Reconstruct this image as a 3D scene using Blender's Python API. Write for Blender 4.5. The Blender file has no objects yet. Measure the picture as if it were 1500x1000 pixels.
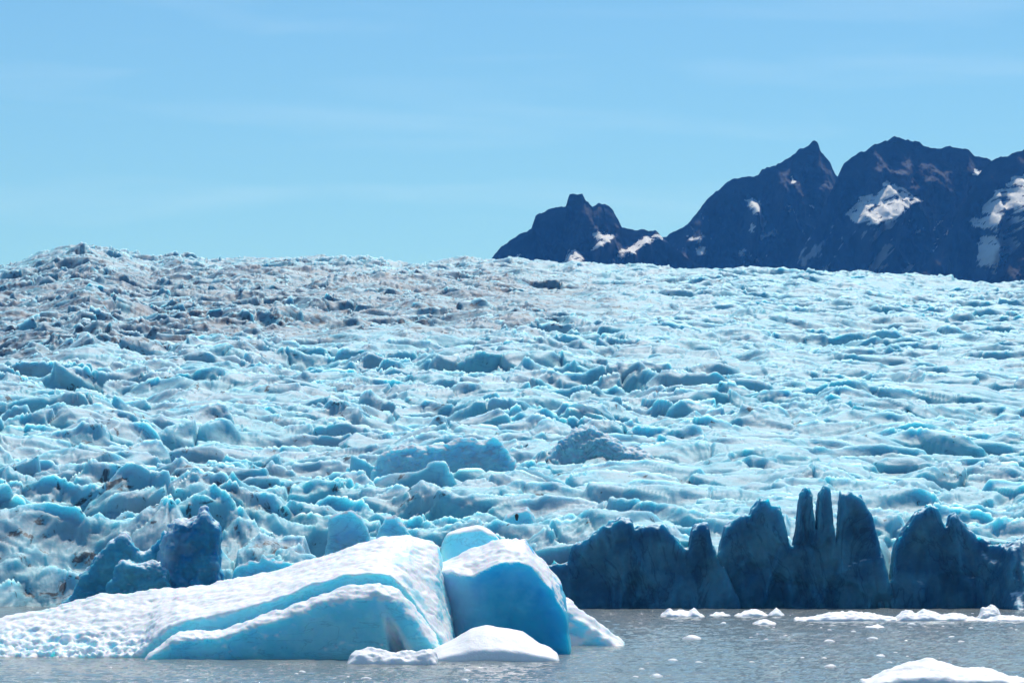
import bpy, math, random
import numpy as np

SC = bpy.context.scene
COL = SC.collection
R = math.radians

# ------------------------------------------------------------------ camera
F, HORIZON, EYE = 5000.0, 807.0, 10.0          # focal length in px of a 1500 px wide frame, horizon row, eye height
cd = bpy.data.cameras.new("camera")
cam = bpy.data.objects.new("camera", cd)
COL.objects.link(cam)
cam.location = (0, 0, EYE)
cam.rotation_euler = (R(90), 0, 0)
cd.sensor_width = 36
cd.lens = 36 * F / 1500
cd.shift_y = (HORIZON - 500) / 1500
cd.clip_start = 1
cd.clip_end = 60000
SC.camera = cam

# ------------------------------------------------------------------ light
SUN_EL, SUN_AZ = 56.0, 14.0                    # azimuth to the right of the view direction (+Y)
HAZE = 2.7e-5
SUN_STRENGTH, SKY_STRENGTH = 2.9, 0.095
world = bpy.data.worlds.new("World")
SC.world = world
world.use_nodes = True
wn, wl = world.node_tree.nodes, world.node_tree.links
wn.clear()
w_out = wn.new("ShaderNodeOutputWorld")
w_bg = wn.new("ShaderNodeBackground")
w_sky = wn.new("ShaderNodeTexSky")
w_sky.sky_type = 'NISHITA'
w_sky.sun_disc = False
w_sky.sun_elevation = R(SUN_EL)
w_sky.sun_rotation = R(SUN_AZ)
w_sky.altitude = 200
w_sky.air_density = 1.0
w_sky.dust_density = 0.25
w_sky.ozone_density = 2.0
w_bg.inputs['Strength'].default_value = SKY_STRENGTH
# thin cirrus veils, laid out by view direction in the sky itself
w_tc = wn.new("ShaderNodeTexCoord")
w_map = wn.new("ShaderNodeMapping")
w_map.inputs['Scale'].default_value = (7, 7, 75)
w_map.inputs['Rotation'].default_value = (0, R(-2.5), 0)
w_noise = wn.new("ShaderNodeTexNoise")
w_noise.inputs['Scale'].default_value = 1.0
w_noise.inputs['Detail'].default_value = 5
w_noise.inputs['Distortion'].default_value = 0.5
w_rng = wn.new("ShaderNodeMapRange")
w_rng.inputs['From Min'].default_value = 0.5
w_rng.inputs['From Max'].default_value = 0.8
w_rng.inputs['To Max'].default_value = 0.08
w_mix = wn.new("ShaderNodeMix")
w_mix.data_type = 'RGBA'
w_mix.inputs[7].default_value = (9.0, 9.6, 10.0, 1)
w_tint = wn.new("ShaderNodeMix")
w_tint.data_type = 'RGBA'
w_tint.blend_type = 'MULTIPLY'
w_tint.inputs[0].default_value = 1.0
w_tint.inputs[7].default_value = (0.385, 0.61, 0.73, 1)
wl.new(w_tc.outputs['Generated'], w_map.inputs['Vector'])
wl.new(w_map.outputs['Vector'], w_noise.inputs['Vector'])
wl.new(w_noise.outputs['Fac'], w_rng.inputs['Value'])
wl.new(w_sky.outputs['Color'], w_tint.inputs[6])
wl.new(w_rng.outputs['Result'], w_mix.inputs[0])
wl.new(w_tint.outputs[2], w_mix.inputs[6])
wl.new(w_mix.outputs[2], w_bg.inputs['Color'])
wl.new(w_bg.outputs['Background'], w_out.inputs['Surface'])

sd = bpy.data.lights.new("sun", 'SUN')
sd.energy = SUN_STRENGTH
sd.angle = R(0.5)
sd.color = (1.0, 0.965, 0.91)
sun = bpy.data.objects.new("sun", sd)
COL.objects.link(sun)
sun.location = (200, 300, 900)
sun.rotation_euler = (R(-(90 - SUN_EL)), 0, R(-SUN_AZ))

SC.view_settings.view_transform = 'Standard'
SC.view_settings.look = 'None'
SC.view_settings.exposure = 0.62
SC.view_settings.gamma = 1.0
SC.cycles.use_denoising = True
SC.cycles.max_bounces = 14
SC.cycles.diffuse_bounces = 8
SC.cycles.volume_bounces = 1

# ------------------------------------------------------------------ noise in numpy
_rs = np.random.RandomState(7)
_P = _rs.permutation(1024).astype(np.int32)
_P = np.concatenate([_P, _P])
_a = _rs.rand(1024) * 2 * np.pi
_G2 = np.stack([np.cos(_a), np.sin(_a)], 1).astype(np.float32) * 1.4
_g = _rs.randn(1024, 3)
_G3 = (_g / np.linalg.norm(_g, axis=1)[:, None]).astype(np.float32) * 1.5
_RND = _rs.rand(1024, 2).astype(np.float32)


def noise2(x, y):
    x = np.asarray(x, np.float32); y = np.asarray(y, np.float32)
    xf = np.floor(x); yf = np.floor(y)
    xi = xf.astype(np.int32) & 1023; yi = yf.astype(np.int32) & 1023
    fx = x - xf; fy = y - yf
    u = fx * fx * fx * (fx * (fx * 6 - 15) + 10); v = fy * fy * fy * (fy * (fy * 6 - 15) + 10)
    a0 = _P[xi]; a1 = _P[(xi + 1) & 1023]; y1 = (yi + 1) & 1023

    def g(h, dx, dy):
        q = _G2[h & 1023]
        return q[..., 0] * dx + q[..., 1] * dy
    n00 = g(_P[(a0 + yi) & 1023], fx, fy); n10 = g(_P[(a1 + yi) & 1023], fx - 1, fy)
    n01 = g(_P[(a0 + y1) & 1023], fx, fy - 1); n11 = g(_P[(a1 + y1) & 1023], fx - 1, fy - 1)
    n0 = n00 + u * (n10 - n00); n1 = n01 + u * (n11 - n01)
    return n0 + v * (n1 - n0)


def noise3(p):
    p = np.asarray(p, np.float32)
    f = np.floor(p); i = f.astype(np.int32) & 1023; d = p - f
    w = d * d * d * (d * (d * 6 - 15) + 10)
    out = 0
    for cx in (0, 1):
        hx = _P[(i[..., 0] + cx) & 1023]; wx = w[..., 0] if cx else 1 - w[..., 0]
        for cy in (0, 1):
            hy = _P[(hx + i[..., 1] + cy) & 1023]; wy = wx * (w[..., 1] if cy else 1 - w[..., 1])
            for cz in (0, 1):
                q = _G3[_P[(hy + i[..., 2] + cz) & 1023]]
                out = out + wy * (w[..., 2] if cz else 1 - w[..., 2]) * (
                    q[..., 0] * (d[..., 0] - cx) + q[..., 1] * (d[..., 1] - cy) + q[..., 2] * (d[..., 2] - cz))
    return out


def fbm2(x, y, octs, gain=0.5, lac=2.03):
    a, s, t = 1.0, 0, 1.0
    for k in range(octs):
        s = s + a * noise2(x * t + 17.3 * k, y * t - 9.1 * k); a *= gain; t *= lac
    return s


def fbm3(p, octs, gain=0.5, ridged=False):
    a, s, t = 1.0, 0, 1.0
    for k in range(octs):
        n = noise3(p * t + 13.7 * k)
        s = s + a * ((0.5 - 2 * np.abs(n)) if ridged else n); a *= gain; t *= 2.03
    return s


def ridged2(x, y, octs, gain=0.5, lac=2.1, sharp=1.6):
    s, a, w, t = 0, 1.0, 1.0, 1.0
    for k in range(octs):
        n = np.clip(1 - np.abs(noise2(x * t + 31.7 * k, y * t + 11.9 * k)) * 1.7, 0, 1) ** sharp
        s = s + a * n * w; w = np.clip(n * 1.5, 0.15, 1); a *= gain; t *= lac
    return s


def worley2(x, y, seed=0, vec=False):
    """distance to the nearest and second nearest scattered point, and an id of the nearest one"""
    xi = np.floor(x).astype(np.int32); yi = np.floor(y).astype(np.int32)
    f1 = np.full(x.shape, 9.0, np.float32); f2 = f1.copy(); idd = np.zeros(x.shape, np.int32); vx = f1 * 0; vy = f1 * 0
    for ox in (-1, 0, 1):
        for oy in (-1, 0, 1):
            h = _P[(_P[(xi + ox + seed) & 1023] + yi + oy) & 1023]
            q = _RND[h]
            ex = (x - xi - ox - q[..., 0]).astype(np.float32); ey = (y - yi - oy - q[..., 1]).astype(np.float32)
            d = np.sqrt(ex * ex + ey * ey)
            near = d < f1
            vx = np.where(near, ex, vx); vy = np.where(near, ey, vy)
            f2 = np.where(near, f1, np.minimum(f2, d)); idd = np.where(near, h, idd); f1 = np.where(near, d, f1)
    return (f1, f2, idd, vx, vy) if vec else (f1, f2, idd)


def sstep(a, b, x):
    t = np.clip((x - a) / (b - a), 0, 1)
    return t * t * (3 - 2 * t)


def smax(a, b, k):
    h = np.clip(0.5 + 0.5 * (a - b) / k, 0, 1)
    return b + (a - b) * h + k * h * (1 - h)


def smin(a, b, k):
    return -smax(-a, -b, k)


# ------------------------------------------------------------------ meshes
def mesh_from(name, V, Q, mat, attrs=None, smooth=True):
    me = bpy.data.meshes.new(name)
    V = np.ascontiguousarray(V, np.float32); Q = np.ascontiguousarray(Q, np.int32)
    me.vertices.add(len(V)); me.vertices.foreach_set("co", V.ravel())
    k = Q.shape[1]
    me.loops.add(Q.size); me.loops.foreach_set("vertex_index", Q.ravel())
    me.polygons.add(len(Q)); me.polygons.foreach_set("loop_start", np.arange(0, Q.size, k, dtype=np.int32))
    me.update(calc_edges=True)
    me.polygons.foreach_set("use_smooth", np.full(len(Q), smooth))
    for an, av in (attrs or {}).items():
        at = me.attributes.new(an, 'FLOAT', 'POINT'); at.data.foreach_set("value", np.ascontiguousarray(av, np.float32))
    if mat: me.materials.append(mat)
    return me


def link(name, me, parent=None, loc=None):
    o = bpy.data.objects.new(name, me)
    COL.objects.link(o)
    if parent: o.parent = parent
    if loc is not None: o.location = loc
    return o


def tag(o, label=None, category=None, group=None, kind=None):
    if label: o["label"] = label
    if category: o["category"] = category
    if group: o["group"] = group
    if kind: o["kind"] = kind
    return o


def grid_quads(nr, nc):
    i = np.arange(nr * nc).reshape(nr, nc)
    return np.stack([i[:-1, :-1], i[:-1, 1:], i[1:, 1:], i[1:, :-1]], -1).reshape(-1, 4)


def surface_nets(f, origin, step):
    """closed quad mesh of f = 0 (solid where f < 0)"""
    f = np.pad(f, 1, constant_values=abs(f).max() + 1).astype(np.float32)
    origin = np.asarray(origin, float) - np.asarray(step)
    s = f < 0
    acc = np.zeros(tuple(n - 1 for n in f.shape) + (3,), np.float32); cnt = np.zeros(acc.shape[:3], np.float32)
    n0, n1, n2 = acc.shape[:3]

    def sl(o):
        return f[o[0]:o[0] + n0, o[1]:o[1] + n1, o[2]:o[2] + n2]
    for ax in range(3):
        for b in (0, 1):
            for c in (0, 1):
                o = [0, 0, 0]; oth = [q for q in range(3) if q != ax]; o[oth[0]] = b; o[oth[1]] = c
                e = list(o); e[ax] = 1
                A, B = sl(o), sl(e)
                m = (A < 0) != (B < 0)
                t = np.where(m, A / np.where(m, A - B, 1), 0)
                cnt += m
                acc[..., ax] += t
                acc[..., oth[0]] += m * b
                acc[..., oth[1]] += m * c
    act = cnt > 0
    idx = np.full(act.shape, -1, np.int64); idx[act] = np.arange(act.sum())
    pos = np.argwhere(act) + acc[act] / cnt[act][:, None]
    V = pos * np.asarray(step) + origin
    Q = []
    for ax in range(3):
        b, c = [(1, 2), (2, 0), (0, 1)][ax]
        lo = [slice(1, -1)] * 3; lo[ax] = slice(0, -1)
        hi = list(lo); hi[ax] = slice(1, None)
        A, B = s[tuple(lo)], s[tuple(hi)]
        for flip in (0, 1):
            m = (A & ~B) if not flip else (~A & B)
            ii = np.argwhere(m)
            if not len(ii): continue
            off = np.array([1, 1, 1]); off[ax] = 0
            ii = ii + off
            def at(db, dc):
                j = ii.copy(); j[:, b] += db; j[:, c] += dc
                return idx[j[:, 0], j[:, 1], j[:, 2]]
            q = np.stack([at(-1, -1), at(0, -1), at(0, 0), at(-1, 0)], 1)
            Q.append(q if not flip else q[:, ::-1])
    return V, np.concatenate(Q)


def vert_normals(V, Q):
    n = np.cross(V[Q[:, 2]] - V[Q[:, 0]], V[Q[:, 3]] - V[Q[:, 1]])
    N = np.zeros_like(V)
    for k in range(4):
        for a in range(3):
            N[:, a] += np.bincount(Q[:, k], n[:, a], len(V))
    return N / np.maximum(np.linalg.norm(N, axis=1), 1e-9)[:, None]


def relax(V, Q, it=1):
    for _ in range(it):
        S = np.zeros_like(V); c = np.zeros(len(V))
        for k in range(4):
            a, b = Q[:, k], Q[:, (k + 1) % 4]
            for d in range(3):
                S[:, d] += np.bincount(a, V[b, d], len(V)) + np.bincount(b, V[a, d], len(V))
            c += np.bincount(a, minlength=len(V)) + np.bincount(b, minlength=len(V))
        V = 0.4 * V + 0.6 * S / np.maximum(c, 1)[:, None]
    return V


def px(x, D):
    return (np.asarray(x, float) - 750) * D / F


def pz(y, D):
    return EYE + (HORIZON - np.asarray(y, float)) * D / F


# ------------------------------------------------------------------ materials
def new_mat(name):
    m = bpy.data.materials.new(name); m.use_nodes = True
    n = m.node_tree.nodes; b = n["Principled BSDF"]
    return m, n, m.node_tree.links, b


def ramp_mix(n, l, fac, c1, c2):
    x = n.new("ShaderNodeMix"); x.data_type = 'RGBA'
    l.new(fac, x.inputs[0])
    for k, c in ((6, c1), (7, c2)):
        if isinstance(c, tuple): x.inputs[k].default_value = c + (1,)
        else: l.new(c, x.inputs[k])
    return x.outputs[2]


def tex(n, l, scale, detail=4, rough=0.55, stretch=None, dist=0.0):
    c = n.new("ShaderNodeTexCoord"); t = n.new("ShaderNodeTexNoise")
    t.inputs['Scale'].default_value = scale; t.inputs['Detail'].default_value = detail
    t.inputs['Roughness'].default_value = rough; t.inputs['Distortion'].default_value = dist
    if stretch:
        mp = n.new("ShaderNodeMapping"); mp.inputs['Scale'].default_value = stretch
        l.new(c.outputs['Object'], mp.inputs['Vector']); l.new(mp.outputs['Vector'], t.inputs['Vector'])
    else:
        l.new(c.outputs['Object'], t.inputs['Vector'])
    return t.outputs['Fac']


def rng(n, l, v, a, b, lo=0.0, hi=1.0):
    r = n.new("ShaderNodeMapRange"); r.interpolation_type = 'SMOOTHSTEP'
    r.inputs['From Min'].default_value = a; r.inputs['From Max'].default_value = b
    r.inputs['To Min'].default_value = lo; r.inputs['To Max'].default_value = hi
    l.new(v, r.inputs['Value']); return r.outputs['Result']


def attr(n, name):
    a = n.new("ShaderNodeAttribute"); a.attribute_name = name; return a.outputs['Fac']


def math_(n, l, op, a, b):
    m = n.new("ShaderNodeMath"); m.operation = op
    for k, v in ((0, a), (1, b)):
        if isinstance(v, (int, float)): m.inputs[k].default_value = v
        else: l.new(v, m.inputs[k])
    return m.outputs[0]


def bump(n, l, b, h, strength, dist):
    u = n.new("ShaderNodeBump"); u.inputs['Strength'].default_value = strength; u.inputs['Distance'].default_value = dist
    l.new(h, u.inputs['Height']); l.new(u.outputs['Normal'], b.inputs['Normal'])


def ice_mat(name, ice, ice2, snow=(0.86, 0.9, 0.93), sss=0.7, radius=(0.25, 0.8, 1.25), scale=1.5, tex_scale=0.25,
            bump_scale=1.2, bump_dist=0.25, debris=False, veins=True, snow_scale=0.5, bump_k=0.6, vein=(0.10, 0.2, 0.3), vein_k=0.28, vein_stretch=(1, 1, 3.2)):
    m, n, l, b = new_mat(name)
    t = tex(n, l, tex_scale, 5, 0.6)
    col = ramp_mix(n, l, rng(n, l, t, 0.35, 0.65), ice, ice2)
    if veins:
        v = tex(n, l, tex_scale * 0.7, 6, 0.6, vein_stretch, 1.2)
        vv = rng(n, l, math_(n, l, 'ABSOLUTE', math_(n, l, 'SUBTRACT', v, 0.5), 0), 0.0, 0.025, 1, 0)
        col = ramp_mix(n, l, math_(n, l, 'MULTIPLY', vv, vein_k), col, vein)
    col = ramp_mix(n, l, attr(n, "snow"), col, snow)
    if debris:
        d1 = tex(n, l, 0.35, 6, 0.7)
        d2 = math_(n, l, 'ADD', tex(n, l, 0.1, 7, 0.66, (0.3, 0.8, 1.0), 0.4), math_(n, l, 'MULTIPLY', attr(n, "debris"), 0.28))
        d3 = math_(n, l, 'ADD', tex(n, l, 0.22, 5, 0.66, None, 0.6), math_(n, l, 'MULTIPLY', attr(n, "debris"), 0.10))
        col = ramp_mix(n, l, rng(n, l, d3, 0.63, 0.69, 0, 0.9), col, (0.07, 0.075, 0.085))
        dm = math_(n, l, 'MAXIMUM', 0.0, rng(n, l, d2, 0.58, 0.88, 0, 0.72))
        col = ramp_mix(n, l, dm, col, ramp_mix(n, l, rng(n, l, d1, 0.35, 0.6), (0.075, 0.09, 0.115), (0.205, 0.23, 0.275)))
    l.new(col, b.inputs['Base Color'])
    b.inputs['Roughness'].default_value = 0.55
    b.inputs['IOR'].default_value = 1.31
    b.inputs['Specular IOR Level'].default_value = 0.35
    b.subsurface_method = 'RANDOM_WALK'
    b.inputs['Subsurface Weight'].default_value = sss
    b.inputs['Subsurface Radius'].default_value = radius
    l.new(rng(n, l, attr(n, "snow"), 0.0, 1.0, scale, min(scale, snow_scale)), b.inputs['Subsurface Scale'])
    h = tex(n, l, bump_scale, 6, 0.65)
    bump(n, l, b, h, bump_k, bump_dist)
    return m


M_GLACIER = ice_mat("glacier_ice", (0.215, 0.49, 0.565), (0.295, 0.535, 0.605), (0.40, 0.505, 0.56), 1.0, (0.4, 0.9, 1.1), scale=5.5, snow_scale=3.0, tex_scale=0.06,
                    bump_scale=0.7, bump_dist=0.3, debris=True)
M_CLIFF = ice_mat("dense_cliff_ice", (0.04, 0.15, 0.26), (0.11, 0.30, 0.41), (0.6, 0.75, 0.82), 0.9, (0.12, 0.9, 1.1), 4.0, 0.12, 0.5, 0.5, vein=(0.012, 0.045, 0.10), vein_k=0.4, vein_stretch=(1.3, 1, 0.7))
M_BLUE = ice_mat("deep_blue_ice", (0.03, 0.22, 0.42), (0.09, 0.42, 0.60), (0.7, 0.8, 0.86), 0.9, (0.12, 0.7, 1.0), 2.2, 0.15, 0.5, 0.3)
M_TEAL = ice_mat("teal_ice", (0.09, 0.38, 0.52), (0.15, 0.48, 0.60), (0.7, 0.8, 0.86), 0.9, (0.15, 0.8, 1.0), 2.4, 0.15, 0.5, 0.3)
M_BERG = ice_mat("iceberg_ice", (0.22, 0.72, 0.84), (0.34, 0.78, 0.87), (0.93, 0.94, 0.95), 0.95, (0.15, 0.8, 1.1), 3.2, 0.3, 1.6, 0.10, bump_k=0.35)
M_BERGBLUE = ice_mat("iceberg_blue_ice", (0.03, 0.40, 0.64), (0.10, 0.52, 0.72), (0.92, 0.93, 0.95), 1.0, (0.1, 0.8, 1.1), 5.0, 0.2, 1.6, 0.06, veins=False)
M_FLOE = ice_mat("floe_snow_ice", (0.8, 0.88, 0.91), (0.9, 0.92, 0.93), (0.95, 0.95, 0.95), 0.7, (0.6, 0.8, 1.0), 1.2, 0.5, 2.5, 0.1, veins=False)

M_SERAC = ice_mat("serac_ice", (0.31, 0.62, 0.72), (0.40, 0.67, 0.75), (0.50, 0.60, 0.66), 1.0, (0.35, 0.9, 1.1), 5.0, 0.12, 0.7, 0.3)
M_STREAK = ice_mat("streaked_ice", (0.28, 0.56, 0.65), (0.40, 0.64, 0.71), (0.5, 0.6, 0.66), 0.95, (0.25, 0.8, 1.1), 2.5, 0.2, 0.7, 0.3, vein=(0.07, 0.11, 0.15), vein_k=0.45, vein_stretch=(1.2, 1, 0.8))
m, n, l, b = new_mat("dark_stone")
l.new(ramp_mix(n, l, tex(n, l, 3.0, 5, 0.6), (0.02, 0.02, 0.025), (0.07, 0.065, 0.06)), b.inputs['Base Color'])
b.inputs['Roughness'].default_value = 0.9
M_STONE = m

# ------------------------------------------------------------------ lake
m, n, l, b = new_mat("milky_lake_water")
b.inputs['Base Color'].default_value = (0.115, 0.155, 0.165, 1)
b.inputs['Roughness'].default_value = 0.045
b.inputs['IOR'].default_value = 1.33
t = tex(n, l, 0.02, 4, 0.6, (1, 3, 1))
l.new(ramp_mix(n, l, rng(n, l, t, 0.35, 0.65), (0.27, 0.29, 0.255), (0.215, 0.26, 0.255)), b.inputs['Base Color'])
h1 = tex(n, l, 1.5, 4, 0.6, (1, 1, 1), 0.3)
bump(n, l, b, h1, 1.0, 0.55)
M_WATER = m
rows = np.concatenate([[-150, 60], np.geomspace(200, 640, 520), [720]])
cols = np.concatenate([[-3, -1], np.linspace(-0.21, 0.21, 620), [1, 3]])
Y, C = np.meshgrid(rows, cols, indexing='ij'); X = C * np.where(Y < 100, 400.0, Y)
near = (Y > 199) & (Y < 641) & (np.abs(C) < 0.22)
Z = np.where(near, 0.10 * fbm2(X / 4.5, Y / 2.2, 3, 0.55) + 0.06 * fbm2(X / 1.3, Y / 0.9, 2), 0)
o = link("lake_water", mesh_from("lake_water", np.stack([X, Y, Z], -1).reshape(-1, 3), grid_quads(*X.shape), M_WATER))
tag(o, "grey milky glacial lake with small glinting ripples", "lake", kind="structure")

# ------------------------------------------------------------------ glacier
GLACIER_FRONT = 603.0


def glacier_base(x, y):
    c = x / y * F + 750                       # which strip of the ice stream
    d = y - 600
    slope = np.interp(c, [-200, 0, 130, 220, 330, 750, 1100, 1500, 1700], [.1075, .1075, .1135, .1085, .1115, .1095, .107, .100, .0985])
    h = 4.0 + 0 * x + slope * np.minimum(d, 2200) - 0.06 * np.maximum(d - 2200, 0)
    h += (9 * np.exp(-((c - 105) / 62) ** 2) + 5 * np.exp(-((c - 272) / 35) ** 2)) * sstep(2200, 2650, y)
    # the terminus: a ramp to the lake on the left, a step hidden behind the ice cliff on the right
    left = 15 * sstep(0, 60, d) - 11 + 5 * np.exp(-((d - 60) / 60) ** 2)
    right = 7 + 0 * d
    w = sstep(480, 840, c)
    h += (left * (1 - w) + right * w) * (1 - sstep(60, 420, d)) + 5 * sstep(60, 420, d) * 0 
    for cc, ww, dd in ((1304, 9, 6.5), (1225, 9, 3), (1160, 9, 3.5), (1052, 10, 3), (1196, 6, 2)):
        h -= dd * np.exp(-((c - cc) / ww) ** 2) * (1 - sstep(0, 24, d))
    h += 6.0 * fbm2(x / 90, y / 150, 2) * sstep(20, 200, d)
    return h


def facets(x, y, seed, tilt, lift):
    """blocks between crevasses: each a tilted plane with its own height"""
    f1, f2, idd, ex, ey = worley2(x, y, seed, True)
    q = _RND[(idd * 7 + 3) & 1023]; r = _RND[(idd * 5 + 1) & 1023]
    e = sstep(0.0, 0.09, f2 - f1)
    return ((q[..., 0] - 0.5) * 2 * tilt * ex + (q[..., 1] - 0.15) * 1.3 * tilt * ey + (r[..., 0] - 0.5) * lift) * e - 0.35 * lift * (1 - e)


def glacier_field(x, y):
    wx = x + 6 * fbm2(x / 30 + 5, y / 30, 3); wy = y + 6 * fbm2(x / 30 - 8, y / 30 + 3, 3)
    c = x / y * F + 750
    # broken blocks near the lake and on the left, long smooth swells on the right
    swell = np.clip(sstep(800, 1350, c) * sstep(680, 900, y) * 0.6 + 0.6 * sstep(1200, 2000, y) * (0.25 + 0.75 * sstep(500, 1000, c)) + 0.5 * fbm2(x / 130 + 3, y / 160, 3), 0, 1)
    a = 5.6 * ridged2(wx / 54, wy / 37, 4, 0.42, sharp=1.3) + facets(wx / 17, wy / 13, 3, 3.6, 3.4) + facets(wx / 8, wy / 7, 11, 0.9, 0.9) \
        + (0.36 + 0.6 * (1 - sstep(640, 740, y))) * ridged2(wx / 9, wy / 8, 5, 0.55) - 4.6
    b = 6.0 * ridged2(wx / 62 + 8, wy / 26, 4, 0.42, sharp=1.2) + facets(wx / 24, wy / 11, 5, 3.0, 2.6) + 0.5 * ridged2(wx / 13, wy / 6, 4, 0.5) - 4.2
    amp = 0.84 + 0.5 * fbm2(x / 110, y / 130 + 9, 2)
    return amp * (1 - 0.12 * sstep(1200, 2200, y) * sstep(500, 1000, c)) * (a + (b - a) * swell)


def build_glacier():
    rows = [GLACIER_FRONT]
    while rows[-1] < 3300: rows.append(rows[-1] + rows[-1] * 0.00095)
    rows = np.array(rows, np.float32)
    cols = np.linspace(-0.20, 0.20, 1250, dtype=np.float32)
    Y, C = np.meshgrid(rows, cols, indexing='ij'); X = C * Y
    B = glacier_base(X, Y); H = glacier_field(X, Y)
    fade = sstep(0, 30, Y - GLACIER_FRONT + 10)
    Z = B + H * fade
    c = C * F + 750
    # wind crust on the high crests, rock flour and stones in the moraine band on the left
    snow = sstep(-0.15, 0.5, fbm2(X / 30, Y / 16, 5, 0.6) + 0.06 * H) * (0.65 - 0.3 * sstep(800, 1200, c))
    mor = sstep(0, 260, Y - 1150 - 0.38 * (C * F + 750)) * (1 - 0.5 * sstep(2300, 2700, Y)) * (1 - sstep(720, 1050, c + 80 * fbm2(X / 200, Y / 300, 2)))
    debris = mor + (0.22 * (1 - sstep(200, 1100, c)) + 0.3 * (1 - sstep(300, 620, c)) * (1 - sstep(650, 850, Y))) * (1 - mor)
    Yd = Y - 0.32 * (H + 2) * fade            # crests lean down-glacier
    V = np.stack([X, Yd, Z], -1).reshape(-1, 3)
    Q = grid_quads(*X.shape)
    # front and sides go down into the lake
    nb = len(cols)
    skirt = V[:nb].copy(); skirt[:, 2] = -4
    V = np.concatenate([V, skirt]); i = np.arange(nb - 1); s = len(V) - nb
    Q = np.concatenate([Q, np.stack([s + i, s + i + 1, i + 1, i], 1)])
    pad = np.zeros(nb)
    o = link("glacier", mesh_from("glacier", V, Q, M_GLACIER, {"snow": np.concatenate([snow.ravel(), pad]), "debris": np.concatenate([debris.ravel(), pad])}))
    tag(o, "broad crevassed blue-white glacier rising from the lake to the skyline", "glacier", kind="structure")


build_glacier()

# ------------------------------------------------------------------ mountains
m, n, l, b = new_mat("dark_mountain_rock")
t = tex(n, l, 0.008, 8, 0.65, (1, 1, 1.6), 0.6)
rock = ramp_mix(n, l, rng(n, l, t, 0.38, 0.66), (0.014, 0.021, 0.042), (0.034, 0.043, 0.070))
l.new(ramp_mix(n, l, rng(n, l, attr(n, "snow"), 0.35, 0.65), rock, (0.88, 0.88, 0.88)), b.inputs['Base Color'])
b.inputs['Roughness'].default_value = 0.9
bump(n, l, b, tex(n, l, 0.02, 8, 0.7), 1.0, 22)
M_ROCK = m


def LEDGE(sx):                                # the big snowfields slope, the small ones lie on narrow flat ledges
    return np.where(sx > 1225, 3.6, 5.0)


def in_poly(x, y, P):
    c = np.zeros(x.shape, bool); j = len(P) - 1
    for i in range(len(P)):
        (xi, yi), (xj, yj) = P[i], P[j]
        c ^= ((yi > y) != (yj > y)) & (x < (xj - xi) * (y - yi) / (yj - yi + 1e-9) + xi); j = i
    return c


def mountain(label, D, ridge, snows=(), depth=330, seed=0, rough=1.0, snow_noise=None):
    """ridge: skyline points; the flank falls steeply towards the lake, the back falls away behind"""
    rx = px([p[0] for p in ridge], D); rz = pz([p[1] for p in ridge], D)
    x = np.arange(rx[0], rx[-1], 2.8)
    zr = np.interp(x, rx, rz) + 7 * rough * fbm2(x / 60 + seed, x * 0 + seed, 5, 0.6) + 2.5 * rough * (ridged2(x / 30 + seed, x * 0 + 2.2, 3) - 0.8)
    v = np.concatenate([np.linspace(0, 1, 400), 1 + np.linspace(0.02, 1, 40)])      # 0 foot, 1 ridge, 2 behind
    Vv, X = np.meshgrid(v, x, indexing='ij')
    ZR = np.broadcast_to(zr, X.shape)
    front = np.clip(Vv, 0, 1); back = np.clip(Vv - 1, 0, 1)
    zb = 120.0
    Z = zb + (ZR - zb) * front - (ZR - zb) * back
    # buttresses and gullies: push the flank in and out
    rel = sstep(0, 0.12, 1 - front) * (1 - sstep(0, .1, back))
    out = (95 * (ridged2(X / 260 + seed, Z / 520 + seed, 6, 0.52) - 0.8) + 22 * (ridged2((X + 0.5 * Z) / 60, Z / 110 + seed, 5, 0.55) - 0.8)) * rel * rough
    Y = D + (front - 1) * depth * (ZR - zb) / 1000 + back * 900 - out
    wob = 4.5 * fbm2(X / 45, Z / 30, 5, 0.65); wob2 = 4 * fbm2(X / 40 + 9, Z / 28, 5, 0.65)
    Y0 = Y; bare = fbm2(X / 26 + 3, Z / 14, 5, 0.6)
    for turn in range(4):
        sxp = X / Y * F + 750; syp = HORIZON - (Z - EYE) / Y * F
        snow = np.zeros(X.shape)
        for P in snows:
            snow = np.maximum(snow, in_poly(sxp + wob, syp + wob2, P))
        snow = snow * (bare > -0.42)
        # snow lies on ledges: the flank is flatter there and faces up
        sm = snow * 1.0
        for _ in range(6):
            sm[1:-1] = (sm[:-2] + 2 * sm[1:-1] + sm[2:]) / 4
        k = np.zeros(X.shape); rate = LEDGE(sxp); dz = np.gradient(front, axis=0) * (ZR - zb)
        for i in range(398, -1, -1):           # downwards from the ridge: out over a ledge, back in under it
            k[i] = np.maximum(0, k[i + 1] + dz[i] * (rate[i] * sm[i] - 2.6 * (1 - sm[i])))
        for _ in range(10):
            k[:, 1:-1] = (k[:, :-2] + 2 * k[:, 1:-1] + k[:, 2:]) / 4
        Y = Y0 - k
    if snow_noise:
        snow = np.maximum(snow, snow_noise(sxp, syp, X, Z))
    V = np.stack([X, Y, Z], -1).reshape(-1, 3)
    o = link("mountain", mesh_from("mountain", V, grid_quads(*X.shape), M_ROCK, {"snow": snow.ravel()}))
    tag(o, label, "mountain", kind="structure")
    return o


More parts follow.
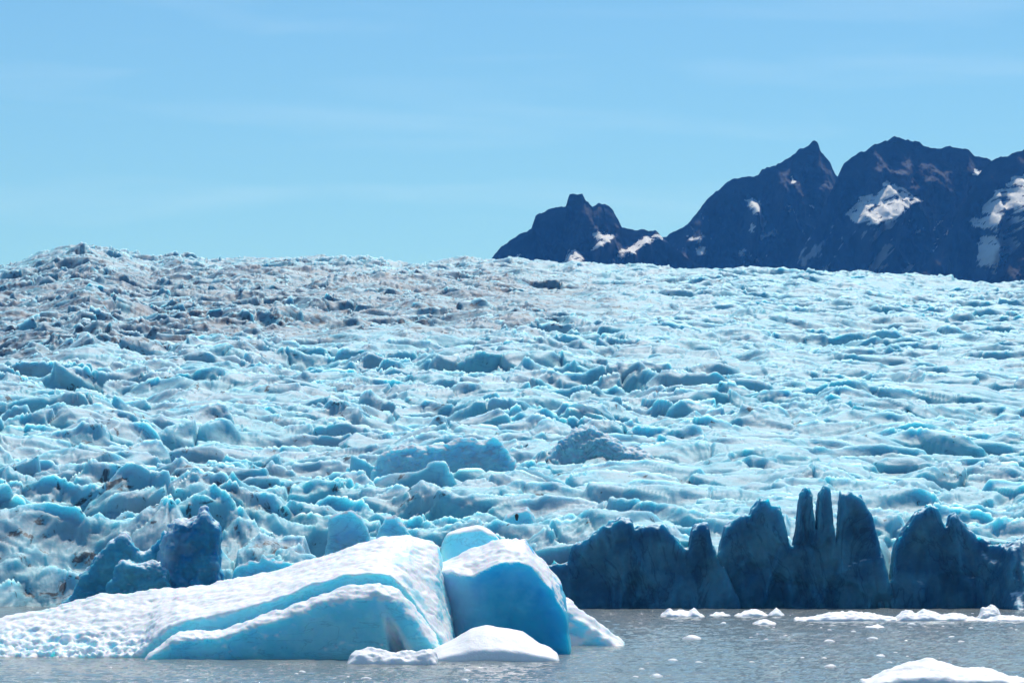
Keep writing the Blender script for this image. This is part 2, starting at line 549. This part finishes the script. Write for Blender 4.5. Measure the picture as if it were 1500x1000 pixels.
mountain("small dark rocky peak with a blocky summit, leftmost of the mountains", 9200,
         [(690, 400), (717, 384), (735, 361), (760, 343), (778, 335), (784, 318), (805, 307), (829, 300), (834, 284), (853, 282), (858, 296), (868, 303), (878, 297), (893, 302), (905, 318), (911, 334), (940, 336), (960, 340), (975, 352), (1010, 380), (1040, 400)],
         [[(822, 384), (830, 372), (845, 364), (858, 378), (845, 392), (826, 390)],
          [(862, 370), (874, 352), (870, 342), (884, 338), (900, 346), (888, 356), (872, 368)],
          [(903, 376), (918, 362), (938, 352), (946, 344), (968, 344), (970, 350), (946, 358), (930, 370), (910, 381)],
          [(733, 390), (746, 376), (762, 372), (752, 384), (744, 394)]], seed=3)
mountain("dark mountain with one sharp leaning spire, in the middle of the range", 9800,
         [(900, 400), (925, 376), (960, 352), (985, 342), (1003, 330), (1020, 312), (1038, 292), (1055, 276), (1066, 264), (1090, 259), (1111, 257), (1116, 249), (1137, 242), (1155, 230), (1176, 218), (1190, 206), (1198, 207), (1202, 220), (1214, 236), (1224, 255), (1232, 262), (1250, 285), (1280, 330), (1330, 400)],
         [[(1092, 292), (1108, 292), (1116, 312), (1108, 318), (1098, 306)],
          [(1158, 256), (1165, 258), (1164, 270), (1158, 270)],
          [(1005, 344), (1018, 348), (1030, 342), (1026, 356), (1008, 352)],
          [(1016, 362), (1036, 362), (1034, 371), (1018, 374)],
          [(1112, 347), (1130, 338), (1132, 343), (1116, 352)], [(1098, 332), (1106, 330), (1102, 342), (1097, 340)], [(1178, 367), (1196, 366), (1195, 370), (1180, 371)], [(1080, 372), (1090, 366), (1092, 372), (1084, 378)]], seed=11,
         snow_noise=lambda sx, sy, X, Z: (fbm2((X + 0.4 * Z) / 40, (Z - 0.3 * X) / 110, 5, 0.62) > 0.62) * (sy > 300) * 0.5)
mountain("broad round-topped dark mountain holding a snowfield in its hollow", 9400,
         [(1140, 420), (1190, 340), (1228, 256), (1236, 240), (1262, 222), (1290, 207), (1317, 200), (1340, 206), (1362, 215), (1378, 218), (1386, 215), (1415, 219), (1432, 228), (1450, 234), (1480, 262), (1520, 320), (1570, 420)],
         [[(1237, 312), (1252, 300), (1262, 286), (1275, 284), (1287, 286), (1290, 276), (1300, 268), (1325, 274), (1334, 286), (1354, 291), (1338, 300), (1322, 312), (1306, 326), (1270, 328), (1252, 326)],
          [(1424, 247), (1440, 250), (1450, 260), (1444, 264), (1428, 256)]],
         seed=23, snow_noise=lambda sx, sy, X, Z: (fbm2((X - 0.6 * Z) / 45, (Z + 0.4 * X) / 120, 6, 0.66) > 0.45 - 0.12 * sstep(330, 395, sy)) * (sy > 322) * 0.5)
mountain("dark mountain with a large sloping snowfield at the right edge", 9000,
         [(1330, 420), (1390, 340), (1430, 262), (1455, 233), (1480, 226), (1500, 216), (1540, 196), (1600, 170), (1660, 210), (1720, 260)],
         [[(1418, 325), (1436, 318), (1440, 300), (1460, 280), (1478, 274), (1480, 262), (1500, 253), (1560, 230), (1600, 260), (1540, 300), (1500, 312), (1470, 316), (1458, 336)],
          [(1434, 346), (1462, 342), (1468, 360), (1455, 374), (1462, 388), (1430, 388)]],
         seed=37, snow_noise=lambda sx, sy, X, Z: (fbm2(X / 60, Z / 45, 5, 0.65) > 0.12) * (sy > 310) * (sx > 1435) * 0.6)
mountain("near dark rock shoulder in the lower right corner of the range", 7600,
         [(1440, 420), (1462, 398), (1480, 374), (1500, 352), (1540, 325), (1600, 300), (1700, 290)], seed=51, rough=0.7)


# ------------------------------------------------------------------ ice masses carved from a field
def mass(lip, sky, Dl, Ds, Db, res, lean=0.1, k=0.5, back_slope=0.9, zmin=-1.0, carve=None, rough=0.12, rough_scale=2.0,
         snow_lo=0.25, snow_hi=0.6, facet=0.0, snow_bump=0.0, dome=0.65, relaxes=1, zref=0.0):
    """lip: the upper edge of the front face (px), at depth Dl; sky: the crest at depth Ds; Db: where the back ends.
    Returns vertices, quads and the snow amount per vertex."""
    lx, lz = px([p[0] for p in lip], Dl), pz([p[1] for p in lip], Dl)
    sx, sz = px([p[0] for p in sky], Ds), pz([p[1] for p in sky], Ds)
    x0, x1 = min(lx[0], sx[0]), max(lx[-1], sx[-1])
    ax = np.arange(x0 - 1.0, x1 + 1.0, res); zt = max(lz.max(), sz.max()) + 1.5
    ay = np.arange(Dl - 2.5, Db + 1, res * 1.15); az = np.arange(zmin, zt, res)
    X, Y, Z = np.meshgrid(ax.astype(np.float32), ay.astype(np.float32), az.astype(np.float32), indexing='ij')
    X2, Y2 = X[:, :, 0], Y[:, :, 0]
    zl = np.interp(X2, lx, lz); zs = np.interp(X2, sx, sz)
    t = np.clip((Y2 - Dl) / (Ds - Dl), 0, 1)
    T = zl + (zs - zl) * ((1 - dome) * t + dome * np.sin(t * math.pi / 2)) - back_slope * np.maximum(Y2 - Ds, 0) ** 1.15
    gx = np.gradient(T, res, axis=0)
    T = T + rough * 1.5 * fbm2(X2 / rough_scale, Y2 / rough_scale, 4) + snow_bump * ridged2(X2 / 1.4, Y2 / 1.4, 4)
    f = (Z - T[:, :, None]) / np.sqrt(1 + np.minimum(gx * gx, 6))[:, :, None]
    fl = 1.2 * rough * fbm2(X[:, 0, :] / 3.0, Z[:, 0, :] / 3.0, 4)
    if facet:
        f1, f2, idd = worley2(X[:, 0, :] / 3.5 + 5, Z[:, 0, :] / 4.5 + 3)
        fl = fl + facet * (f1 - 0.5)
    f = smax(f, (Dl + fl)[:, None, :] + lean * (Z - zref) - Y, k)
    f = smax(f, Y - Db, k); f = smax(f, x0 - X, k); f = smax(f, X - x1, k)
    if carve: f = carve(f, X, Y, Z)
    V, Q = surface_nets(f, (ax[0], ay[0], az[0]), (res, res * 1.15, res))
    V = relax(V, Q, relaxes)
    N = vert_normals(V, Q)
    V = V + N * (rough * 0.5 * fbm3(V / (rough_scale * 0.5), 4, 0.6))[:, None]
    N = vert_normals(V, Q)
    snow = sstep(snow_lo, snow_hi, N[:, 2] + 0.25 * fbm3(V / 1.6, 4, 0.6))
    return V, Q, snow


def put(name, data, mat, parent=None, base=None):
    V, Q, snow = data
    if base is not None: V = V - np.asarray(base)
    return link(name, mesh_from(name, V, Q, mat, {"snow": snow}), parent, None if parent else base)


# ---- the big iceberg
base = (px(450, 325), 325.0, 0.0)
berg = link("iceberg", None, loc=base)
tag(berg, "large iceberg with a white sloping back and blue hollowed front faces", "iceberg")


def arch(f, X, Y, Z):
    a = np.array([px(566, 317), 316.6, pz(900, 317)]); c = np.array([px(588, 317), 317.2, -0.6])
    d = c - a; t = np.clip(((X - a[0]) * d[0] + (Y - a[1]) * d[1] + (Z - a[2]) * d[2]) / (d @ d), 0, 1)
    dist = np.sqrt((X - a[0] - t * d[0]) ** 2 + ((Y - a[1] - t * d[1]) * 0.5) ** 2 + (Z - a[2] - t * d[2]) ** 2)
    return smax(f, (0.1 + 0.95 * t) - dist, 0.35)


sv, sq, ss = mass(
    [(-60, 975), (60, 972), (150, 968), (205, 957), (225, 932), (250, 915), (333, 894), (400, 877), (450, 857), (500, 841), (530, 836), (556, 835), (576, 843), (594, 860), (610, 884), (630, 912), (650, 938), (668, 960)],
    [(-90, 930), (-40, 912), (50, 893), (150, 870), (300, 855), (400, 835), (470, 815), (520, 797), (560, 785), (600, 781), (630, 789), (642, 798), (650, 832), (660, 875), (668, 930)],
    321, 335, 352, 0.2, dome=0.15, lean=-0.12, k=0.5, rough=0.13, rough_scale=3.6, snow_lo=0.15, snow_hi=0.5, snow_bump=0.0)
sx_, sy_ = sv[:, 0] / sv[:, 1] * F + 750, HORIZON - (sv[:, 2] - EYE) / sv[:, 1] * F
sn_ = vert_normals(sv, sq)
low = np.clip(1 - sv[:, 2] / 3.2, 0, 1) * (1 - sstep(150, 330, sx_)) + 0.25 * (1 - sstep(-20, 420, sx_))
pit = fbm3(sv * np.array([0.75, 0.6, 1.1]), 4, 0.6, True)
sv = sv + sn_ * (0.42 * low * pit + 0.09 * fbm3(sv / 0.8, 4, 0.6) + 0.09 * fbm3(sv / np.array([4.0, 2.0, 2.0]), 3))[:, None]
steps = sstep(545, 590, sx_) * (1 - sstep(640, 655, sx_)) * sstep(-0.5, 3, 333 - sv[:, 1])
rid = 1 - np.abs(np.sin(3.2 * (sv[:, 2] + 0.35 * sv[:, 0]) + 5 * fbm3(sv / 2.5, 3)))
sv = sv + sn_ * (0.07 * steps * rid)[:, None]
ss = ss * (1 - 0.75 * low * sstep(-0.05, -0.45, pit)) * (1 - 0.55 * steps * sstep(0.1, 0.45, fbm3(sv / 3.0, 4)))
put("snow_slab", (sv, sq, ss), M_BERG, berg, base)
fv, fq, fs = mass(
    [(205, 968), (235, 950), (262, 936), (325, 934), (400, 912), (480, 888), (550, 876), (580, 886), (606, 914), (640, 954), (655, 968)],
    [(212, 964), (245, 936), (262, 924), (327, 923), (367, 906), (433, 885), (500, 861), (555, 853), (583, 861), (608, 888), (642, 935), (655, 962)],
    316.4, 319.2, 323, 0.16, facet=0.25, lean=0.10, k=0.6, back_slope=0.7, carve=arch, rough=0.12, rough_scale=1.6, snow_lo=0.3, snow_hi=0.6, snow_bump=0.06)
fx, fy = fv[:, 0] / fv[:, 1] * F + 750, HORIZON - (fv[:, 2] - EYE) / fv[:, 1] * F
fn = vert_normals(fv, fq)
u = np.clip((fy - 872) / 80, 0, 1)
core = np.abs(fx - (552 + 38 * u)) / (5 + 11 * u)
fs = np.maximum(fs, (0.16 + 0.5 * sstep(0.3, 0.6, u)) * (1 - sstep(0.5, 1.3, core)) * (fv[:, 1] < 319.5))    # light wedge in the niche and its streak, painted in as paler ice
fv = fv + fn * (0.10 * fbm3(fv / np.array([2.2, 2, 1.2]), 3) + 0.05 * fbm3(fv / 0.5, 3))[:, None]
put("front_ridge", (fv, fq, fs), M_BERG, berg, base)


def facet_left(f, X, Y, Z):
    a = np.array([px(690, 331), 331.0]); c = np.array([px(641, 333.5), 333.5])
    d = c - a; nrm = np.array([d[1], -d[0]]) / np.linalg.norm(d)
    s = (X - a[0]) * nrm[0] + (Y - a[1]) * nrm[1]
    if s.mean() < 0 and False: s = -s
    return smax(f, -s - 0.12 * (Z - 4), 0.5)


bv, bq, bs = mass(
    [(630, 840), (690, 842), (735, 822), (760, 821), (782, 830), (808, 860), (826, 898), (833, 930), (836, 965)],
    [(630, 838), (650, 826), (690, 806), (735, 788), (770, 790), (782, 812), (800, 826), (820, 850), (829, 880), (834, 930)],
    331.5, 338, 350, 0.18, facet=0.22, lean=-0.04, k=0.35, carve=facet_left, rough=0.1, rough_scale=2.2, snow_lo=0.3, snow_hi=0.55, snow_bump=0.08)
bn = vert_normals(bv, bq)
bx = bv[:, 0] / bv[:, 1] * F + 750
bs = np.maximum(bs, 0.34 * (1 - sstep(655, 720, bx + 6 * fbm3(bv / 2, 3))))      # left facet painted paler to look lit
bv = bv + bn * (0.16 * fbm3(bv / np.array([3.0, 3.0, 1.6]), 3) + 0.04 * fbm3(bv / 0.6, 3))[:, None]
put("blue_block", (bv, bq, bs), M_BERGBLUE, berg, base)
put("upper_block", mass(
    [(646, 800), (653, 783), (700, 776), (722, 784), (738, 800)], [(648, 792), (657, 779), (700, 767), (724, 779), (740, 798)],
    341, 344, 350, 0.18, lean=0.05, k=0.4, zmin=5, rough=0.1, snow_lo=0.35, snow_hi=0.6), M_BERG, berg, base)
put("tail_ridge", mass(
    [(640, 935), (800, 905), (835, 908), (870, 926), (900, 942), (918, 950)], [(640, 905), (800, 850), (828, 874), (868, 903), (900, 930), (918, 946)],
    361, 365, 370, 0.25, lean=0.3, k=0.5, rough=0.3, snow_lo=0.2, snow_hi=0.6), M_BERG, berg, base)


# ---- floating ice
def floe(name, sky, y_water, label, group=None, depth=3.0, res=0.16, rough=0.12, mat=None, rs=1.2, **kw):
    D = EYE * F / (y_water - HORIZON)
    lip = [(sky[0][0], y_water + 3)] + [(p[0], min(y_water + 1, y_water - (y_water - p[1]) * 0.25)) for p in sky[1:-1]] + [(sky[-1][0], y_water + 3)]
    d = mass(lip, sky, D, D + depth, D + depth * 2.2, res, lean=0.4, k=0.25, zmin=-0.6, rough=rough, rough_scale=rs, snow_lo=-0.2, snow_hi=0.3, **kw)
    b = (px((sky[0][0] + sky[-1][0]) / 2, D), D, 0.0)
    o = put(name, d, mat or M_FLOE, None, b)
    tag(o, label, "ice floe", group)
    return o


floe("ice_floe", [(622, 956), (645, 944), (668, 933), (690, 920), (712, 914), (738, 918), (765, 924), (790, 940), (806, 947), (817, 956), (820, 966)], 968,
     "smooth white mound of ice in the lake right in front of the iceberg's blue block", depth=6, rough=0.05, rs=2.2)
floe("ice_floe", [(508, 968), (516, 955), (530, 949), (545, 948), (560, 954), (600, 953), (632, 950), (640, 958)], 973,
     "low lumpy strip of dirty white ice touching the white mound before the iceberg", depth=2, rough=0.2)
floe("ice_floe", [(1268, 992), (1300, 978), (1335, 968), (1362, 965), (1390, 971), (1408, 976), (1432, 975), (1452, 982), (1475, 989), (1530, 996), (1570, 999)], 1002,
     "bright low white floe cut by the bottom edge of the picture at right", depth=5, rough=0.12, rs=1.4)
GF = "small floes drifting below the dark ice cliff"
for sky, yw, lab in [
    ([(968, 900), (976, 893), (981, 889), (986, 894), (1000, 893), (1008, 895), (1016, 889), (1023, 896), (1032, 901)], 903, "knobbly small white floe, leftmost of those below the dark cliff"),
    ([(1040, 900), (1050, 896), (1060, 896), (1070, 901)], 902, "tiny flat white floe just right of the knobbly one"),
    ([(1076, 901), (1090, 894), (1104, 891), (1116, 894), (1125, 901)], 902, "rounded white floe below the cliff, third from the left"),
    ([(1126, 900), (1132, 893), (1137, 889), (1143, 894), (1149, 900)], 901, "small pointed white floe below the middle of the cliff"),
    ([(1102, 913), (1112, 908), (1120, 905), (1128, 909), (1138, 913)], 914, "small white floe alone in open water nearer than the row below the cliff"),
    ([(1165, 904), (1190, 902), (1215, 896), (1245, 894), (1275, 897), (1310, 903), (1335, 908)], 909, "long flat white floe below the cliff's widest fin"),
    ([(1310, 904), (1322, 894), (1334, 892), (1340, 898), (1352, 891), (1366, 894), (1380, 900), (1395, 897), (1410, 899), (1440, 907)], 909, "broken jagged white floe right of the long flat one"),
    ([(1432, 903), (1438, 889), (1446, 888), (1452, 884), (1462, 890), (1466, 904)], 905, "tall lumpy white floe under the right end of the cliff"),
    ([(1440, 907), (1465, 900), (1490, 902), (1530, 908)], 909, "flat white floe at the right edge of the picture below the cliff"),
    ([(1270, 917), (1282, 914), (1296, 917)], 919, "thin sliver of white ice in open water below the long flat floe")]:
    floe("ice_floe", sky, yw, lab, GF, depth=3.5, res=0.2, rough=0.15, rs=0.8)

# small bits of brash ice, scattered also to stand in for sun glints
rnd = random.Random(5)
protos = []
for k in range(4):
    ph = [rnd.uniform(0, 6.28) for _ in range(4)]
    V = []; nr, na = 4, 10
    for i in range(nr + 1):
        for j in range(na):
            a = 6.2832 * j / na; r = math.sin(i / nr * 1.5708) * (1 + 0.3 * math.sin(2 * a + ph[0]) + 0.15 * math.sin(3 * a + ph[1]))
            V.append((r * math.cos(a) * 1.3, r * math.sin(a), (math.cos(i / nr * 1.5708) + 0.12 * math.sin(3 * a + i)) * 0.5 - 0.12))
    Q = [(i * na + j, (i + 1) * na + j, (i + 1) * na + (j + 1) % na, i * na + (j + 1) % na) for i in range(nr) for j in range(na)]
    protos.append(mesh_from("ice_chip_glint", np.array(V), np.array(Q), M_FLOE, {"snow": np.ones(len(V))}))
spots = [(1014, 935, 1.0), (985, 967, .4), (962, 990, .5), (1060, 912, .35), (1335, 914, .5), (1215, 939, .5), (1278, 935, .5), (1290, 961, .5), (1217, 976, .5), (1250, 925, .35)]
while len(spots) < 58:
    y = 898 + 100 * rnd.random() ** 0.9; x = rnd.uniform(0 if y > 972 else 915, 1500)
    if 500 < x < 830 and y < 980: continue
    spots.append((x, y, rnd.choice((.14, .18, .22, .3))))
for i, (x, y, s) in enumerate(spots):
    D = EYE * F / (y - HORIZON)
    o = link("ice_chip_glint", protos[i % 4], None, (px(x, D), D, 0.02))
    o.rotation_euler = (0, 0, rnd.uniform(0, 6.28)); o.scale = (s, s, s)
    tag(o, "tiny white chip of ice doubling as a sun glint on the grey water", "ice chip", "ice chips adrift on the lake")


# ------------------------------------------------------------------ the ice cliff at the water's edge
def cliff(outline, D, res, depth_at, seed, lean=-0.02, back=14, zmin=-1.5, rough=0.2, clefts=(), snow_lo=0.6, snow_hi=0.9, lean_at=None):
    ox, oz = px([p[0] for p in outline], D), pz([p[1] for p in outline], D)
    ax = np.arange(ox[0] - 1, ox[-1] + 1, res, dtype=np.float32); ay = np.arange(D - (18 if lean_at else 4), D + back, res, dtype=np.float32)
    az = np.arange(zmin, oz.max() + 2, res, dtype=np.float32)
    X, Y, Z = np.meshgrid(ax, ay, az, indexing='ij')
    X2, Y2 = X[:, :, 0], Y[:, :, 0]
    dep = depth_at(ax)[:, None]
    wig = 0.4 * fbm2(Y2 / 4 + seed, X2 / 30, 2) * sstep(0, 3, Y2 - D)
    H = np.interp(X2 + wig, ox, oz) - 2.6 * np.maximum(Y2 - D - dep, 0) + 0.5 * fbm2(X2 / 1.5, Y2 / 1.5 + seed, 4) + 0.5 * (ridged2(X2 / 2.2 + seed, Y2 / 3, 3) - 0.8) - 0.05 * np.maximum(D - Y2, 0)
    gx = np.gradient(np.interp(ax, ox, oz), res)[:, None]
    f = (Z - H[:, :, None]) / np.sqrt(1 + np.minimum(gx * gx, 8))[:, :, None]
    XX, ZZ = X[:, 0, :], Z[:, 0, :]
    fl = 1.6 * fbm2(XX / 14 + seed, ZZ / 22, 2) + 1.5 * (ridged2(XX / 9 + seed, ZZ / 26 + seed, 4) - 0.7) * -0.8 + rough * fbm2(XX / 3, ZZ / 5, 3)
    f1, f2, idd = worley2(XX / 6 + seed, ZZ / 7 + seed)
    fl = fl + 1.1 * (_RND[idd][..., 0] - 0.5) * sstep(0, 0.15, f2 - f1)
    ln = lean_at(ax)[:, None, None] if lean_at else lean
    f = smax(f, (D + fl * (1 + 2.2 * (ln - lean)[:, :, 0] if lean_at else 1))[:, None, :] + ln * (Z - (15 if lean_at else 0)) - Y, 0.4)
    f = smax(f, Y - (D + back - 1), 0.5); f = smax(f, ox[0] - X, 0.4); f = smax(f, X - ox[-1], 0.4)
    V, Q = surface_nets(f, (ax[0], ay[0], az[0]), (res, res, res))
    V = relax(V, Q, 1)
    N = vert_normals(V, Q)
    V = V + N * (0.12 * fbm3(V / 1.2, 4, 0.6))[:, None]
    N = vert_normals(V, Q)
    snow = sstep(snow_lo, snow_hi, N[:, 2] + 0.2 * fbm3(V / 2, 3))
    return V, Q, snow


def cliff_thing(name, label, outline, D, depth, seed, mat=None, **kw):
    d = cliff(outline, D, 0.3, (lambda x: np.full(x.shape, depth)) if not callable(depth) else depth, seed, **kw)
    b = (float(px((outline[0][0] + outline[-1][0]) / 2, D)), float(D), 0.0)
    return tag(put(name, d, mat or M_CLIFF, None, b), label, "ice cliff")


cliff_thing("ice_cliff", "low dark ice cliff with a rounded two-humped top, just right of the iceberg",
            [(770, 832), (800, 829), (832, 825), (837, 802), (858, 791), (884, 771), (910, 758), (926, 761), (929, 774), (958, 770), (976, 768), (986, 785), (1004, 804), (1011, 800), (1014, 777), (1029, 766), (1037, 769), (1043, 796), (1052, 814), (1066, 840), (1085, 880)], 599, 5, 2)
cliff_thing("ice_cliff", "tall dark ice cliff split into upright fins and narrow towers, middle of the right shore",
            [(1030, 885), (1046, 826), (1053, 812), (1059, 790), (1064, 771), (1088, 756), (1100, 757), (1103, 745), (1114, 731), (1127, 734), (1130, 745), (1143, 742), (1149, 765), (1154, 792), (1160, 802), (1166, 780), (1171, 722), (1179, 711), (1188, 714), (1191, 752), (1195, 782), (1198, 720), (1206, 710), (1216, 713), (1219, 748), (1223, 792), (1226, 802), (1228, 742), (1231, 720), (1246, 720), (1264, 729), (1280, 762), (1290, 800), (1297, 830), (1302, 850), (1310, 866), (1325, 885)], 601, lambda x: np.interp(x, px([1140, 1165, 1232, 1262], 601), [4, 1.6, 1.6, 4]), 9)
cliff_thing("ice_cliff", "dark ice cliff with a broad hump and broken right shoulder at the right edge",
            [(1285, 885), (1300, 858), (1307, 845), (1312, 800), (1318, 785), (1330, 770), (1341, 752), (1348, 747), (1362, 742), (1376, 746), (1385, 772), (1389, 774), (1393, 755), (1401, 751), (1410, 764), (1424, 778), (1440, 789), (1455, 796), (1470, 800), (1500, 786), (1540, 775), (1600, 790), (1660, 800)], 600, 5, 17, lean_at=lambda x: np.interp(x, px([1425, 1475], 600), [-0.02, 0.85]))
def bluff(label, outline, D, depth, mat, crown=0.12, base_y=892, rough=0.3, lean=0.12, facet=0.9, extra=None):
    lip = [(x, y + crown * (base_y - y)) for x, y in outline]
    V, Q, sn = mass(lip, outline, D, D + depth, D + depth * 2.6, 0.26, lean=lean, k=0.9, zmin=-1.0, rough=rough, rough_scale=3.0,
                    snow_lo=0.5, snow_hi=0.85, facet=facet, back_slope=1.0)
    N = vert_normals(V, Q)
    V = V + N * (0.65 * fbm3(V / np.array([3.5, 3.5, 3.5]), 5, 0.58))[:, None]
    if extra is not None: sn = np.maximum(sn, extra(V))
    base = (float(px((outline[0][0] + outline[-1][0]) / 2, D)), float(D), 0.0)
    return tag(put("ice_cliff", (V, Q, sn), mat, None, base), label, "ice cliff")


def edge_rim(V):                               # lit left edge painted paler on the blue face, plus scattered pale patches
    c = V[:, 0] / V[:, 1] * F + 750
    return 0.35 * (1 - sstep(241, 258, c + 5 * fbm3(V / 2.5, 3))) + 0.12 * sstep(0.1, 0.4, fbm3(V / 3.0, 4))


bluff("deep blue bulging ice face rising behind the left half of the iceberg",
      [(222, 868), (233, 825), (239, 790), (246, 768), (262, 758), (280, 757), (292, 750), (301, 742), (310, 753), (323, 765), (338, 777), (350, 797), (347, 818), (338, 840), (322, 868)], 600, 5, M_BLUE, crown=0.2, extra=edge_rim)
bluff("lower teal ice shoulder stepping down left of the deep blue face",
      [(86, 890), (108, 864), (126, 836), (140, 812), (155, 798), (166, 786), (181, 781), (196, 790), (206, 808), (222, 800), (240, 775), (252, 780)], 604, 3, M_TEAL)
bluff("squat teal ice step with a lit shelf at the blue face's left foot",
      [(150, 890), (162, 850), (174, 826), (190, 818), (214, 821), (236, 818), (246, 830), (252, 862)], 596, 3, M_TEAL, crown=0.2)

# ---- single towers and blocks of the icefall that stand clear of the rest
def serac(label, outline, D, depth, mat=None, lean=0.1, crown=0.25, rough=0.26, drop=60):
    lip = [(x, y + crown * (max(p[1] for p in outline) - y)) for x, y in outline]
    zlow = float(pz(max(p[1] for p in outline), D)) - drop * D / F
    d = mass(lip, outline, D, D + depth, D + depth * 2.5, 0.28, lean=lean, k=0.6, zmin=zlow, rough=rough, rough_scale=2.5,
             snow_lo=0.5, snow_hi=0.85, facet=0.35, back_slope=1.2, zref=zlow)
    base = (float(px((outline[0][0] + outline[-1][0]) / 2, D)), float(D), zlow)
    return tag(put("serac", d, mat or M_SERAC, None, base), label, "serac")


serac("grey-blue square-shouldered ice block standing just above the iceberg's white back",
      [(472, 830), (480, 792), (482, 756), (496, 750), (514, 747), (530, 756), (540, 776), (548, 810)], 612, 3)
serac("knobbly low grey ice heap just right of the deep blue ice face",
      [(332, 872), (344, 836), (356, 824), (368, 816), (378, 820), (386, 806), (394, 818), (412, 818), (430, 824), (446, 836), (462, 850)], 606, 2.5, rough=0.4)
serac("small pale blue peaked ice tooth right of the square grey-blue block",
      [(546, 800), (556, 772), (566, 757), (578, 754), (590, 766), (604, 784), (616, 800)], 622, 3)
serac("rounded pale blue ice pinnacle with a dark stone stuck in its face",
      [(718, 800), (728, 776), (742, 754), (758, 744), (772, 742), (782, 756), (788, 780), (794, 800)], 640, 4)
serac("broad smooth pale blue wall of ice in the middle of the glacier",
      [(545, 694), (556, 668), (575, 656), (596, 652), (622, 655), (650, 650), (676, 642), (690, 639), (703, 646), (712, 644), (724, 640), (738, 652), (752, 672), (766, 692)], 741, 10, lean=0.5, rough=0.45)
serac("grey streaked ice mound with a steep left side right of the broad smooth wall",
      [(790, 682), (806, 662), (818, 648), (830, 640), (842, 626), (856, 630), (868, 622), (880, 634), (900, 642), (916, 655), (935, 656), (960, 672)], 771, 11, M_STREAK, lean=0.6, drop=30, rough=0.5)

# a stone on the pinnacle
rk = random.Random(3)
bv = []
for i in range(9):
    for j in range(14):
        th, ph = math.pi * i / 8, 6.2832 * j / 14
        q = 1 + 0.22 * math.sin(2 * ph + i) + rk.uniform(-0.1, 0.1)
        bv.append((0.36 * q * math.sin(th) * math.cos(ph), 0.4 * q * math.sin(th) * math.sin(ph), 0.55 * q * math.cos(th)))
bq = [(i * 14 + j, (i + 1) * 14 + j, (i + 1) * 14 + (j + 1) % 14, i * 14 + (j + 1) % 14) for i in range(8) for j in range(14)]
o = link("boulder", mesh_from("boulder", np.array(bv), np.array(bq), M_STONE), None, (float(px(757, 640)), 640.9, float(pz(757, 640))))
tag(o, "single dark stone stuck in the face of a pale blue ice pinnacle", "boulder")

# ------------------------------------------------------------------ air
hv = [(x, y, z) for x in (-3500, 4500) for y in (-400, 11800) for z in (-6, 1300)]
hq = [(0, 1, 3, 2), (4, 6, 7, 5), (0, 4, 5, 1), (2, 3, 7, 6), (0, 2, 6, 4), (1, 5, 7, 3)]
m = bpy.data.materials.new("mountain_air"); m.use_nodes = True
n, l = m.node_tree.nodes, m.node_tree.links
n.clear()
vo = n.new("ShaderNodeVolumePrincipled"); mo = n.new("ShaderNodeOutputMaterial")
vo.inputs['Color'].default_value = (0.07, 0.35, 1.0, 1)
vo.inputs['Absorption Color'].default_value = (1, 1, 1, 1)
vo.inputs['Density'].default_value = HAZE
vo.inputs['Anisotropy'].default_value = 0.2
l.new(vo.outputs['Volume'], mo.inputs['Volume'])
o = link("haze", mesh_from("haze", np.array(hv), np.array(hq), m, smooth=False))
tag(o, "thin bluish air that veils the distant mountains", "haze", kind="stuff")
